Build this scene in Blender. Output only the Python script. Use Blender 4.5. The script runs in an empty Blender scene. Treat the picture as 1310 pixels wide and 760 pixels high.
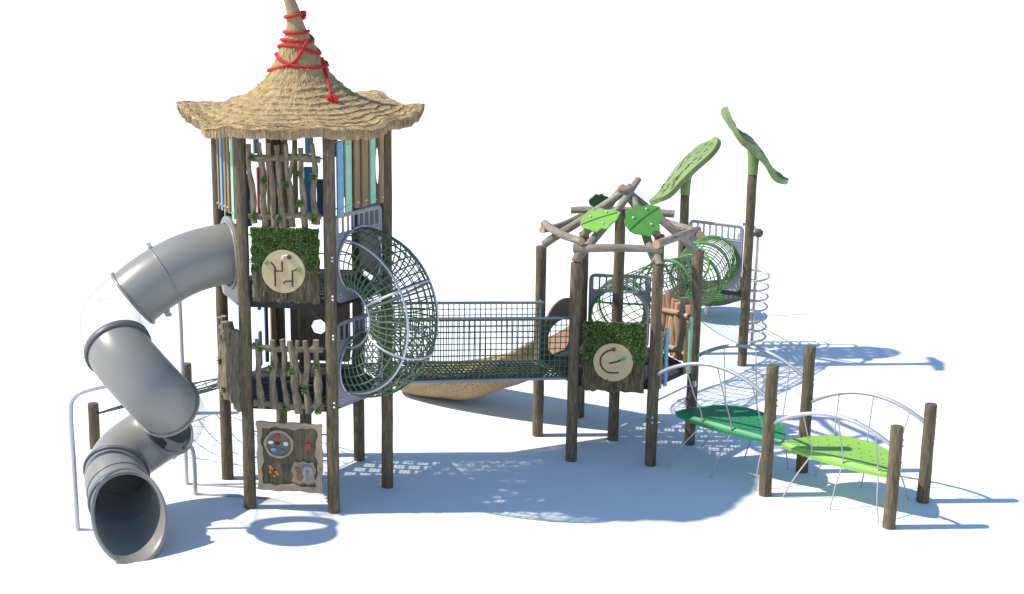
import bpy, math, random
from mathutils import Vector, Matrix
from mathutils.geometry import delaunay_2d_cdt
random.seed(11)
sc = bpy.context.scene
col = sc.collection
V = Vector
PI = math.pi
R = math.radians
UP = V((0, 0, 1))

# ------------------------------------------------------------------ materials
def newmat(name):
    m = bpy.data.materials.new(name); m.use_nodes = True
    nt = m.node_tree
    b = nt.nodes['Principled BSDF']
    return m, nt, b

def link(nt, a, b): nt.links.new(a, b)

def coords(nt, kind, scale, rnd=True):
    if kind == 'wc':
        a = nt.nodes.new('ShaderNodeAttribute'); a.attribute_name = 'wc'; out = a.outputs['Vector']
    else:
        a = nt.nodes.new('ShaderNodeTexCoord'); out = a.outputs['Object']
    if rnd:
        oi = nt.nodes.new('ShaderNodeObjectInfo')
        mu = nt.nodes.new('ShaderNodeMath'); mu.operation = 'MULTIPLY'; mu.inputs[1].default_value = 37.0
        link(nt, oi.outputs['Random'], mu.inputs[0])
        ad = nt.nodes.new('ShaderNodeVectorMath'); ad.operation = 'ADD'
        link(nt, out, ad.inputs[0]); link(nt, mu.outputs[0], ad.inputs[1]); out = ad.outputs[0]
    mp = nt.nodes.new('ShaderNodeMapping'); mp.inputs['Scale'].default_value = scale
    link(nt, out, mp.inputs['Vector'])
    return mp.outputs[0]

def noise(nt, vec, scale, detail=5, rough=.6, dist=0):
    n = nt.nodes.new('ShaderNodeTexNoise')
    n.inputs['Scale'].default_value = scale; n.inputs['Detail'].default_value = detail
    n.inputs['Roughness'].default_value = rough; n.inputs['Distortion'].default_value = dist
    link(nt, vec, n.inputs['Vector'])
    return n.outputs['Fac']

def ramp(nt, fac, stops):
    r = nt.nodes.new('ShaderNodeValToRGB')
    e = r.color_ramp.elements
    while len(e) < len(stops): e.new(.5)
    for el, (p, c) in zip(e, stops):
        el.position = p; el.color = (*c, 1)
    link(nt, fac, r.inputs[0])
    return r.outputs[0]

def mixc(nt, a, b, fac, mode='MIX'):
    m = nt.nodes.new('ShaderNodeMix'); m.data_type = 'RGBA'; m.blend_type = mode
    for s, val in ((m.inputs[6], a), (m.inputs[7], b), (m.inputs[0], fac)):
        if hasattr(val, 'is_linked'): link(nt, val, s)
        elif isinstance(val, (int, float)): s.default_value = val
        else: s.default_value = (*val, 1)
    return m.outputs[2]

def bump(nt, b, h, strength, dist=.01):
    n = nt.nodes.new('ShaderNodeBump'); n.inputs['Strength'].default_value = strength
    n.inputs['Distance'].default_value = dist
    link(nt, h, n.inputs['Height']); link(nt, n.outputs[0], b.inputs['Normal'])

def wood(name, dark, mid, light, stretch=(34, 34, 3.2), green=0., bs=.8, stain=.55):
    m, nt, b = newmat(name)
    v = coords(nt, 'wc', stretch)
    n1 = noise(nt, v, 1.0, 8, .65, .6)
    c = ramp(nt, n1, [(.28, dark), (.5, mid), (.72, light)])
    v2 = coords(nt, 'wc', (5, 5, 1.3))
    n2 = noise(nt, v2, 1.0, 4)
    c = mixc(nt, c, tuple(x * stain for x in mid), ramp(nt, n2, [(.45, (0, 0, 0)), (.75, (.8, .8, .8))]))
    if green:
        v3 = coords(nt, 'wc', (7, 7, 2.5)); n3 = noise(nt, v3, 1.3, 5)
        c = mixc(nt, c, (.045, .06, .018), ramp(nt, n3, [(.55, (0, 0, 0)), (.75, (green,) * 3)]))
    link(nt, c, b.inputs['Base Color']); b.inputs['Roughness'].default_value = .85
    b.inputs['Specular IOR Level'].default_value = .25
    bump(nt, b, n1, bs, .012)
    return m

def plain(name, color, rough=.5, metal=0., var=.15, scale=8., spec=.5, bs=0., coat=0.):
    m, nt, b = newmat(name)
    v = coords(nt, 'wc', (scale,) * 3)
    n = noise(nt, v, 1.0, 6)
    lo = tuple(x * (1 - var) for x in color); hi = tuple(min(1, x * (1 + var)) for x in color)
    link(nt, ramp(nt, n, [(.3, lo), (.7, hi)]), b.inputs['Base Color'])
    b.inputs['Roughness'].default_value = rough; b.inputs['Metallic'].default_value = metal
    b.inputs['Specular IOR Level'].default_value = spec
    b.inputs['Coat Weight'].default_value = coat
    if bs: bump(nt, b, noise(nt, coords(nt, 'wc', (scale * 6,) * 3), 1.0, 5), bs, .004)
    return m

M = {}
M['post'] = wood('round_post_wood', (.04, .032, .02), (.145, .112, .07), (.27, .22, .15), stretch=(62, 62, 6), green=.3, bs=1.)
M['post_end'] = plain('post_end_grain', (.10, .09, .075), .9, var=.3, scale=30)
M['log'] = wood('grey_log_wood', (.12, .10, .08), (.28, .24, .195), (.42, .37, .31), stretch=(50, 50, 7), bs=.9)
M['bark'] = wood('fence_log_bark', (.065, .052, .034), (.215, .175, .118), (.36, .305, .22), stretch=(55, 55, 9), green=.3, bs=1.)
M['cut'] = plain('fresh_cut_end', (.46, .29, .15), .8, var=.2, scale=30)
M['cut_dull'] = plain('weathered_cut_end', (.30, .225, .15), .85, var=.2, scale=30)
M['pinkwood'] = wood('pink_log_wood', (.20, .115, .07), (.43, .28, .18), (.58, .41, .28), bs=.5)
M['panelbark'] = wood('panel_bark', (.018, .015, .010), (.115, .093, .055), (.24, .20, .13), stretch=(38, 38, 6), bs=1., green=.4)
M['frame_pink'] = plain('pinkish_panel_frame', (.34, .255, .19), .8, var=.2, scale=14, bs=.3)
M['panel_inner'] = wood('weathered_panel_boards', (.045, .037, .022), (.13, .108, .07), (.21, .18, .125), stretch=(40, 40, 4), bs=.6)
M['disc'] = plain('pale_wood_disc', (.47, .365, .20), .6, var=.1, scale=9)
M['groove'] = plain('dark_groove', (.035, .022, .014), .6, var=.1)
M['white'] = plain('white_plastic', (.75, .74, .70), .5, var=.05)
M['leafgreen'] = plain('flower_green', (.10, .42, .07), .5, var=.1)
M['darkgreen'] = plain('flower_dark_green', (.02, .09, .035), .5, var=.1)
M['steel'] = plain('galvanised_steel', (.46, .46, .50), .42, metal=.55, var=.08, scale=14)
M['steelplate'] = plain('grey_powder_coat', (.27, .27, .32), .5, metal=.15, var=.06, scale=6)
M['darkplate'] = plain('dark_grey_coat', (.03, .028, .032), .6, metal=0., spec=.2, var=.08, scale=6)
M['deck'] = plain('deck_plate', (.045, .04, .042), .65, var=.12, spec=.25, scale=8)
M['bolt'] = plain('bolt_cap', (.62, .60, .58), .4, var=.05)
M['slide'] = plain('grey_slide_plastic', (.225, .215, .195), .36, var=.03, scale=2.5, spec=.5)
M['slide_lip'] = plain('dark_slide_flange', (.10, .105, .115), .45, var=.05)
M['rope'] = plain('dark_green_rope', (.09, .14, .078), .8, var=.25, scale=60, bs=.5)
M['ropegreen'] = plain('bright_green_tube', (.075, .24, .035), .5, var=.2, scale=12)
M['ropedark'] = plain('dark_rope', (.03, .05, .045), .8, var=.2, scale=40)
M['cable'] = plain('pale_cable', (.42, .42, .44), .4, metal=.3, var=.05)
M['blue'] = plain('blue_slat_paint', (.15, .33, .50), .5, var=.1, scale=10)
M['mint'] = plain('mint_slat_paint', (.27, .52, .36), .5, var=.1, scale=10)
M['navy'] = plain('dark_blue_slat_paint', (.03, .06, .14), .5, var=.1)
M['midblue'] = plain('strong_blue_slat_paint', (.04, .16, .33), .5, var=.1)
M['red'] = plain('red_slat_paint', (.42, .03, .03), .5, var=.1)
M['redrope'] = plain('red_rope_fibre', (.46, .016, .010), .8, var=.25, scale=60, bs=.8)
M['tan'] = wood('tan_slat_wood', (.20, .13, .065), (.30, .20, .105), (.38, .27, .15), bs=.3, stain=.75)
M['olive'] = plain('olive_slat_paint', (.20, .16, .055), .6, var=.15)
M['brownpanel'] = plain('brown_laminate_panel', (.135, .098, .072), .6, var=.12, scale=5)
M['limeboard'] = plain('lime_board_plastic', (.235, .46, .07), .5, var=.08, scale=6)
M['greenboard'] = plain('dark_green_board_plastic', (.02, .22, .075), .45, var=.1, scale=6)
M['hole'] = plain('board_hole', (.02, .09, .02), .8, var=.1)
M['leafroof'] = plain('moss_green_leaf_plastic', (.19, .255, .085), .55, var=.12, scale=5, bs=.15)
M['vein'] = plain('leaf_vein_green', (.03, .14, .03), .6, var=.1)
M['leafbright'] = plain('bright_leaf_panel', (.17, .40, .06), .5, var=.1, scale=8)
M['leafmid'] = plain('mid_green_leaf_panel', (.085, .27, .045), .5, var=.1, scale=8)
M['leafdeep'] = plain('deep_green_leaf_panel', (.03, .12, .03), .5, var=.1, scale=8)
M['leafroofdark'] = plain('leaf_marking', (.09, .13, .035), .7, var=.1)
M['butterfly'] = plain('butterfly_orange', (.60, .17, .02), .6, var=.25, scale=60)
M['squirrel'] = plain('squirrel_brown', (.24, .12, .065), .7, var=.2, scale=40)
M['squirreltail'] = plain('squirrel_tail_grey', (.33, .33, .33), .7, var=.2, scale=40)
M['dial'] = plain('dial_grey_brown', (.17, .14, .11), .8, var=.15, scale=20)
M['cyan'] = plain('cyan_paint', (.05, .35, .55), .5)
M['sand'] = None

# moss leaves
m, nt, b = newmat('moss_leaves')
oi = nt.nodes.new('ShaderNodeAttribute'); oi.attribute_name = 'wc'
n = noise(nt, oi.outputs['Vector'], 22, 3)
link(nt, ramp(nt, n, [(.3, (.045, .095, .02)), (.5, (.13, .235, .055)), (.72, (.29, .39, .12))]), b.inputs['Base Color'])
b.inputs['Roughness'].default_value = .7; M['moss'] = m

# thatch
m, nt, b = newmat('thatch_straw')
v = coords(nt, 'wc', (70, 70, 7), False)
n1 = noise(nt, v, 1.0, 6, .6, .3)
c = ramp(nt, n1, [(.25, (.19, .12, .05)), (.5, (.46, .335, .175)), (.75, (.64, .50, .29))])
n2 = noise(nt, coords(nt, 'obj', (3, 3, 3), False), 1, 5)
c = mixc(nt, c, (.33, .23, .115), ramp(nt, n2, [(.45, (0, 0, 0)), (.8, (.6, .6, .6))]))
link(nt, c, b.inputs['Base Color']); b.inputs['Roughness'].default_value = .9
b.inputs['Specular IOR Level'].default_value = .15
bump(nt, b, n1, .9, .012); M['thatch'] = m

# sandy slide shell
m, nt, b = newmat('sandy_stone_shell')
n1 = noise(nt, coords(nt, 'obj', (1, 1, 1), False), 55, 5, .75)
n2 = noise(nt, coords(nt, 'obj', (1, 1, 1), False), 2.2, 4)
c = ramp(nt, n1, [(.38, (.12, .085, .045)), (.5, (.32, .235, .13)), (.62, (.52, .40, .245))])
c = mixc(nt, c, (.24, .17, .07), ramp(nt, n2, [(.45, (0, 0, 0)), (.7, (.5, .5, .5))]))
link(nt, c, b.inputs['Base Color']); b.inputs['Roughness'].default_value = .9
bump(nt, b, n1, .8, .02); M['sand'] = m
m_e = wood('thatch_cut_ends', (.12, .075, .035), (.36, .26, .14), (.56, .43, .26), stretch=(45, 45, 4), bs=.8, stain=.6)
M['thatch_edge'] = m_e
M['disc_shaded'] = plain('shade_darkened_lime_disc', (.055, .17, .018), .5, var=.15)  # disc green darkened in the base colour to stand for shade behind the platform
M['claytrough'] = plain('clay_trough', (.27, .15, .085), .7, var=.15, scale=7)

# clear plastic: mostly see-through with a fresnel sheen
m, nt, b = newmat('clear_plastic')
out = nt.nodes['Material Output']
tr = nt.nodes.new('ShaderNodeBsdfTransparent'); tr.inputs[0].default_value = (.99, .99, .99, 1)
gl = nt.nodes.new('ShaderNodeBsdfGlossy'); gl.inputs['Roughness'].default_value = .05
gl.inputs['Color'].default_value = (.36, .36, .40, 1)
lw = nt.nodes.new('ShaderNodeLayerWeight'); lw.inputs['Blend'].default_value = .21
mu = nt.nodes.new('ShaderNodeMath'); mu.operation = 'MULTIPLY'; mu.inputs[1].default_value = .55
link(nt, lw.outputs['Facing'], mu.inputs[0])
mx = nt.nodes.new('ShaderNodeMixShader'); link(nt, mu.outputs[0], mx.inputs[0])
link(nt, tr.outputs[0], mx.inputs[1]); link(nt, gl.outputs[0], mx.inputs[2]); link(nt, mx.outputs[0], out.inputs['Surface'])
M['clear'] = m

# ground
m, nt, b = newmat('white_ground')
n1 = noise(nt, coords(nt, 'obj', (1, 1, 1), False), .7, 5)
link(nt, ramp(nt, n1, [(.3, (.80, .80, .79)), (.7, (.83, .83, .82))]), b.inputs['Base Color'])
b.inputs['Roughness'].default_value = .95; b.inputs['Specular IOR Level'].default_value = 0.
M['ground'] = m

# ------------------------------------------------------------------ mesh builder
ORG = {}
def thing(name, label, cat, loc, group=None):
    o = bpy.data.objects.new(name, None); col.objects.link(o)
    o.empty_display_size = .2; o.location = loc
    o['label'] = label; o['category'] = cat
    if group: o['group'] = group
    ORG[o] = V(loc)
    return o

class MB:
    def __init__(s): s.v = []; s.f = []; s.mi = []; s.sm = []; s.wc = []
    def add(s, vs, fs, mi=0, smooth=True, wc=None):
        k = len(s.v)
        s.v += [V(p) for p in vs]; s.wc += [V(p) for p in (wc or vs)]
        for f in fs:
            s.f.append([i + k for i in f]); s.mi.append(mi); s.sm.append(smooth)
        return s
    def tube(s, pts, r, n=8, mi=0, caps=True, closed=False, capmi=None, wob=0., seed=0, ref=None):
        pts = [V(p) for p in pts]; N = len(pts)
        rr = r if isinstance(r, (list, tuple)) else [r] * N
        tg = []
        for i in range(N):
            if closed: t = pts[(i + 1) % N] - pts[i - 1]
            else: t = pts[min(i + 1, N - 1)] - pts[max(i - 1, 0)]
            tg.append(t.normalized())
        a = V(ref) if ref else (V((0, 0, 1)) if abs(tg[0].z) < .9 else V((0, 1, 0)))
        nr = (a - tg[0] * a.dot(tg[0])).normalized()
        vs = []; wc = []; L = 0; rng = random.Random(seed)
        so = V((rng.random() * 9, rng.random() * 9, rng.random() * 9))
        ph = [rng.random() * 6.28 for _ in range(6)]
        for i in range(N):
            if i:
                L += (pts[i] - pts[i - 1]).length
                nr = (nr - tg[i] * nr.dot(tg[i])).normalized()
            bi = tg[i].cross(nr)
            for j in range(n):
                an = 2 * PI * j / n
                q = rr[i] * (1 + wob * (math.sin(2 * an + ph[0] + L * 3) * .5 + math.sin(3 * an + ph[1] - L * 5) * .4 + math.sin(an + L * 11 + ph[2]) * .5))
                vs.append(pts[i] + (nr * math.cos(an) + bi * math.sin(an)) * q)
                wc.append(so + V((rr[i] * math.cos(an), rr[i] * math.sin(an), L)))
        fs = []
        for i in range(N if closed else N - 1):
            i2 = (i + 1) % N
            for j in range(n):
                j2 = (j + 1) % n
                fs.append((i * n + j, i * n + j2, i2 * n + j2, i2 * n + j))
        s.add(vs, fs, mi, True, wc)
        if caps and not closed:
            cm = mi if capmi is None else capmi
            for i, rev in ((0, True), (N - 1, False)):
                ring = [vs[i * n + j] for j in range(n)]
                f = list(range(n)); f = f[::-1] if rev else f
                s.add(ring, [f], cm, False)
        return s
    def box(s, c, ex, ey, ez, mi=0):
        c, ex, ey, ez = V(c), V(ex), V(ey), V(ez)
        vs = [c + ex * i + ey * j + ez * k for i in (-1, 1) for j in (-1, 1) for k in (-1, 1)]
        s.add(vs, [(0, 1, 3, 2), (4, 6, 7, 5), (0, 4, 5, 1), (2, 3, 7, 6), (0, 2, 6, 4), (1, 5, 7, 3)], mi, False,
              [V((i * ex.length, j * ey.length, k * ez.length)) + c for i in (-1, 1) for j in (-1, 1) for k in (-1, 1)])
        return s
    def plate(s, outer, holes, fr, th, mi=0, side_mi=None, warp=None, extra=()):
        """flat sheet with holes in the frame (origin, ex, ey, en), thickness th along en"""
        o, ex, ey, en = fr
        pts = []; edges = []
        for loop in [outer] + list(holes):
            k = len(pts); n = len(loop)
            pts += [V((p[0], p[1])) for p in loop]
            edges += [(k + i, k + (i + 1) % n) for i in range(n)]
        pts += [V(p) for p in extra]
        vo, eo, fo, ov, oe, of = delaunay_2d_cdt(pts, edges, [], 1, 1e-6)
        def inside(q, loop):
            r = False; n = len(loop)
            for i in range(n):
                a, b2 = loop[i], loop[(i + 1) % n]
                if (a[1] > q.y) != (b2[1] > q.y) and q.x < (b2[0] - a[0]) * (q.y - a[1]) / (b2[1] - a[1]) + a[0]: r = not r
            return r
        bbs = [(min(p[0] for p in h), max(p[0] for p in h), min(p[1] for p in h), max(p[1] for p in h)) for h in holes]
        tri = []
        for f in fo:
            q = sum((vo[i] for i in f), V((0, 0))) / len(f)
            if not inside(q, outer): continue
            if any(bb[0] <= q.x <= bb[1] and bb[2] <= q.y <= bb[3] and inside(q, h) for bb, h in zip(bbs, holes)): continue
            tri.append(f)
        w = warp or (lambda x, y: 0)
        def P(p, t): return o + ex * p[0] + ey * p[1] + en * (t + w(p[0], p[1]))
        nv = len(vo)
        top = [P(p, th / 2) for p in vo]; bot = [P(p, -th / 2) for p in vo]
        wc = [V((p[0], t, p[1])) + o for t in (th / 2, -th / 2) for p in vo]
        s.add(top + bot, [tuple(f) for f in tri] + [tuple(i + nv for i in reversed(f)) for f in tri], mi, bool(warp), wc)
        sm = mi if side_mi is None else side_mi
        for loop in [outer] + list(holes):
            n = len(loop)
            vs = [P(p, th / 2) for p in loop] + [P(p, -th / 2) for p in loop]
            s.add(vs, [(i, (i + 1) % n, n + (i + 1) % n, n + i) for i in range(n)], sm, False)
        return s
    def build(s, name, mats, parent=None, origin=None):
        if not isinstance(mats, (list, tuple)): mats = [mats]
        po = ORG[parent] if parent else V((0, 0, 0))
        if origin is None:
            origin = po if parent else V((0, 0, 0))
        origin = V(origin)
        me = bpy.data.meshes.new(name)
        me.from_pydata([tuple(p - origin) for p in s.v], [], s.f)
        for mt in mats: me.materials.append(mt)
        me.polygons.foreach_set('material_index', s.mi)
        me.polygons.foreach_set('use_smooth', s.sm)
        at = me.attributes.new('wc', 'FLOAT_VECTOR', 'POINT')
        flat = []
        for p in s.wc: flat += [p.x, p.y, p.z]
        at.data.foreach_set('vector', flat)
        me.update()
        o = bpy.data.objects.new(name, me); col.objects.link(o)
        if parent: o.parent = parent
        o.location = origin - po
        ORG[o] = origin
        return o

def catmull(P, k=8):
    P = [V(p) for p in P]; out = []
    Q = [P[0] * 2 - P[1]] + P + [P[-1] * 2 - P[-2]]
    for i in range(1, len(Q) - 2):
        a, b, c, d = Q[i - 1:i + 3]
        for j in range(k):
            t = j / k
            out.append(.5 * ((2 * b) + (c - a) * t + (2 * a - 5 * b + 4 * c - d) * t * t + (3 * b - a - 3 * c + d) * t ** 3))
    out.append(P[-1]); return out

def lerp(a, b, t): return a + (b - a) * t
def circle(cx, cy, r, n=32, ry=None): return [(cx + r * math.cos(2 * PI * i / n), cy + (ry or r) * math.sin(2 * PI * i / n)) for i in range(n)]
def rrect(x0, x1, y0, y1, r, n=5):
    o = []
    for cx, cy, a in ((x1 - r, y1 - r, 0), (x0 + r, y1 - r, 90), (x0 + r, y0 + r, 180), (x1 - r, y0 + r, 270)):
        for i in range(n + 1):
            t = R(a + 90 * i / n); o.append((cx + r * math.cos(t), cy + r * math.sin(t)))
    return o

class Edge:
    """vertical plane between two ground points; u along, z up, off outward"""
    def __init__(s, a, b):
        s.a = V((a[0], a[1], 0)); s.ex = (V((b[0], b[1], 0)) - s.a); s.L = s.ex.length; s.ex.normalize()
        s.en = V((s.ex.y, -s.ex.x, 0))
    def P(s, u, z, off=0.): return s.a + s.ex * u + UP * z + s.en * off
    def fr(s, off=0.): return (s.a + s.en * off, s.ex, UP, s.en)

def hexpts(c, rot): return {k: V((c[0] + math.cos(rot + R(a)), c[1] + math.sin(rot + R(a)), 0)) for k, a in dict(A=240, B=300, C=0, D=60, E=120, F=180).items()}

def post(parent, p, h, r=.07, seed=1, name='post', z0=0.):
    N = 16
    pts = [V((p[0], p[1], z0 + (h - z0) * i / N)) for i in range(N + 1)]
    rr = [r * (1.03 - .05 * i / N) for i in range(N + 1)]
    pts += [V((p[0], p[1], h + .006))]; rr += [rr[-1] - .009]
    mb = MB().tube(pts, rr, 18, wob=.045, seed=seed, capmi=1)
    # bolt heads on the camera-lit side
    return mb

def leafcards(mb, spots, size, rng, mi=0):
    for p, nrm in spots:
        d = V((rng.uniform(-1, 1), rng.uniform(-1, 1), rng.uniform(-1, 1))) + nrm * .9
        d.normalize()
        sd = d.cross(V((rng.uniform(-1, 1), rng.uniform(-1, 1), rng.uniform(-1, 1)))).normalized()
        L = size * rng.uniform(.7, 1.4); w = L * .38
        a = p; m1 = p + d * L * .5 + sd * w; m2 = p + d * L * .5 - sd * w; t = p + d * L
        o = V((rng.random() * 5,) * 3)
        mb.add([a, m1, t, m2], [(0, 1, 2, 3)], mi, False, [a + o, m1 + o, t + o, m2 + o])

def net(mb, fn, nu, nv, r, mi=0, closed_v=False, su=2, sv=2, n=4):
    for i in range(nu + 1):
        pts = [fn(i / nu, j / (nv * sv)) for j in range(nv * sv + (0 if closed_v else 1))]
        mb.tube(pts, r, n, mi, caps=False, closed=closed_v)
    for j in range(nv + (0 if closed_v else 1)):
        pts = [fn(i / (nu * su), j / nv) for i in range(nu * su + 1)]
        mb.tube(pts, r, n, mi, caps=False)

def bolts(parent, pts, en, r=.016):
    for p in pts:
        MB().tube([p, p + en * .014, p + en * .022], [r, r, r * .6], 8).build('bolt', M['bolt'], parent, p)
def part_empty(name, parent, loc):
    o = bpy.data.objects.new(name, None); col.objects.link(o); o.parent = parent
    o.empty_display_size = .1; o.location = V(loc) - ORG[parent]; ORG[o] = V(loc)
    return o

# ------------------------------------------------------------------ ground
g = MB().add([(-1500, -600, 0), (1500, -600, 0), (1500, 2500, 0), (-1500, 2500, 0)], [(0, 1, 2, 3)], 0, False).build('ground', M['ground'])
g['kind'] = 'structure'; g['label'] = 'plain white ground under the playground'

# ------------------------------------------------------------------ shared builders
def tunnel_plate(parent, ed, z0, name='barrier_plate', hole_r=.365, hz=.43, W=(.1, .9), H=1.0, off=0., mat='steelplate', slots=True, hole=True):
    u0, u1 = W
    holes = []
    if slots:
        n = 8; w = (u1 - u0 - .07) / n
        for i in range(n):
            x = u0 + .035 + i * w
            holes.append(rrect(x + .012, x + w - .012, z0 + H - .205, z0 + H - .035, .012, 2))
    if hole: holes.append(circle((u0 + u1) / 2, z0 + hz, hole_r, 36))
    o = MB().plate(rrect(u0, u1, z0, z0 + H, .07), holes, ed.fr(off), .014).build(name, M[mat], parent, ed.P(.5, z0))
    fr = MB().tube([ed.P(*p, off) for p in rrect(u0, u1, z0, z0 + H, .07)], .015, 8, closed=True)
    for q in (z0 + H - .235,):
        fr.tube([ed.P(u0, q, off), ed.P(u1, q, off)], .013, 8)
    fr.build('rim_tube', M[mat], o)
    bolts(o, [ed.P(u, z, off + .008) for u in (u0 + .045, u1 - .045) for z in (z0 + .05, z0 + .09)], ed.en, .011)
    return o

def log_fence(parent, ed, tops, bots, z0, z1, rails, off, seed, fork=None, rmin=.027, rmax=.038, tufts=()):
    rng = random.Random(seed)
    fe = part_empty('log_fence', parent, ed.P(.5, z0))
    for i, (ut, ub) in enumerate(zip(tops, bots)):
        mb = MB()
        zt = z1 + rng.uniform(-.03, .03); zb = z0 + rng.uniform(-.03, .02)
        ph = rng.uniform(0, 6); a = rng.uniform(.008, .016)
        K = 22; pts = []; rr = []
        rb = rng.uniform(rmin, rmax)
        for k in range(K + 1):
            t = k / K
            pts.append(ed.P(lerp(ub, ut, t) + a * math.sin(ph + t * 8.5) * (.4 + .6 * math.sin(PI * t)), lerp(zb, zt, t), off + .01 * math.sin(ph * 2 + t * 5)))
            rr.append(rb * (1.15 - .38 * t + .10 * math.sin(t * 9 + ph) + .06 * math.sin(t * 23 + ph * 3)))
        mb.tube(pts, rr, 14, 0, wob=.2, seed=seed * 31 + i, capmi=1)
        mb.build('log', [M['bark'], M['cut_dull']], fe, pts[0])
    if fork:
        (u0, za), (u1, zb) = fork
        MB().tube([ed.P(lerp(u0, u1, t) + .01 * math.sin(t * 3), lerp(za, zb, t), off) for t in [k / 6 for k in range(7)]], [.028 - .001 * k for k in range(7)], 10, 0, wob=.12, seed=seed + 5, capmi=1).build('log', [M['bark'], M['cut_dull']], fe, ed.P(u0, za, off))
    for z in rails:
        pts = [ed.P(lerp(.09, .91, t), z + .012 * math.sin(t * 6 + z), off - .008 + .006 * math.sin(t * 9)) for t in [k / 12 for k in range(13)]]
        MB().tube(pts, [.040 + .007 * math.sin(k * 1.7 + z) for k in range(13)], 10, 0, wob=.16, seed=int(z * 99), capmi=0).build('rail', M['bark'], fe, pts[0])
        MB().tube([ed.P(.03, z, off - .04), ed.P(ed.L - .03, z, off - .04)], .009, 6).build('fixing_rod', M['bolt'], fe, ed.P(.03, z))
    for (u, z) in tufts:
        cards = []
        for _ in range(110):
            q = V((max(-.03, min(.03, rng.gauss(0, .015))), rng.uniform(-.012, .012), max(-.035, min(.035, rng.gauss(0, .019)))))
            cards.append((ed.P(u, z, off + rmax) + q, ed.en))
        ms = MB(); leafcards(ms, cards, .024, rng); ms.build('moss_tuft', M['moss'], fe, ed.P(u, z, off))
    return fe

def slats(parent, ed, items, off=0., rods=True):
    """items: (u, width, z0, z1, material)"""
    for (u, w, z0, z1, mt) in items:
        h = (z1 - z0) / 2
        mb = MB().plate(rrect(-w / 2, w / 2, -h, h, min(.012, w * .3), 3), [], (ed.P(u, z0 + h, off), ed.ex, UP, ed.en), .022)
        o = mb.build('slat', M[mt], parent, ed.P(u, z0, off))
        bolts(o, [ed.P(u, z, off + .011) for z in (z0 + .07, z1 - .08)], ed.en, .011)
    if rods:
        zs = (min(i[2] for i in items) + .09, max(i[3] for i in items) - .1)
        for z in zs: MB().tube([ed.P(.06, z, off - .02), ed.P(ed.L - .06, z, off - .02)], .008, 6).build('slat_rod', M['steel'], parent, ed.P(.5, z, off))

def deck(parent, hp, z, side=.065):
    c = sum((hp[k] for k in 'ABCDEF'), V((0, 0, 0))) / 6
    out = [(lerp(c, hp[k], .95).x - c.x, lerp(c, hp[k], .95).y - c.y) for k in 'ABCDEF']
    ang = math.atan2((hp['B'] - hp['A']).y, (hp['B'] - hp['A']).x)
    ca, sa = math.cos(ang), math.sin(ang)
    holes = []
    for i in range(-5, 6):
        for j in range(-5, 6):
            bx, by = i * .19 + (.095 if j % 2 else 0), j * .165
            if max(abs(bx * math.cos(R(t)) + by * math.sin(R(t))) for t in (30, 90, 150)) > .715 or math.hypot(bx, by) < .16: continue
            for a in (-1, 0, 1):
                for b2 in (-1, 0, 1):
                    x, y = bx + a * .047, by + b2 * .04
                    holes.append([(ca * px - sa * py, sa * px + ca * py) for px, py in ((x - .018, y - .012), (x + .018, y - .012), (x + .018, y + .012), (x - .018, y + .012))])
    mb = MB().plate(out, holes, (V((c.x, c.y, z)), V((1, 0, 0)), V((0, 1, 0)), UP), .008)
    fm = mb
    for a, b2 in zip('ABCDEF', 'BCDEFA'):
        ed = Edge(hp[a], hp[b2])
        fm.box(ed.P(ed.L / 2, z - side / 2 - .002, -.048), ed.ex * (ed.L / 2 - .04), ed.en * .006, UP * side / 2, mi=1)
    return mb.build('deck', [M['deck'], M['darkplate']], parent, V((c.x, c.y, z)))

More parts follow.
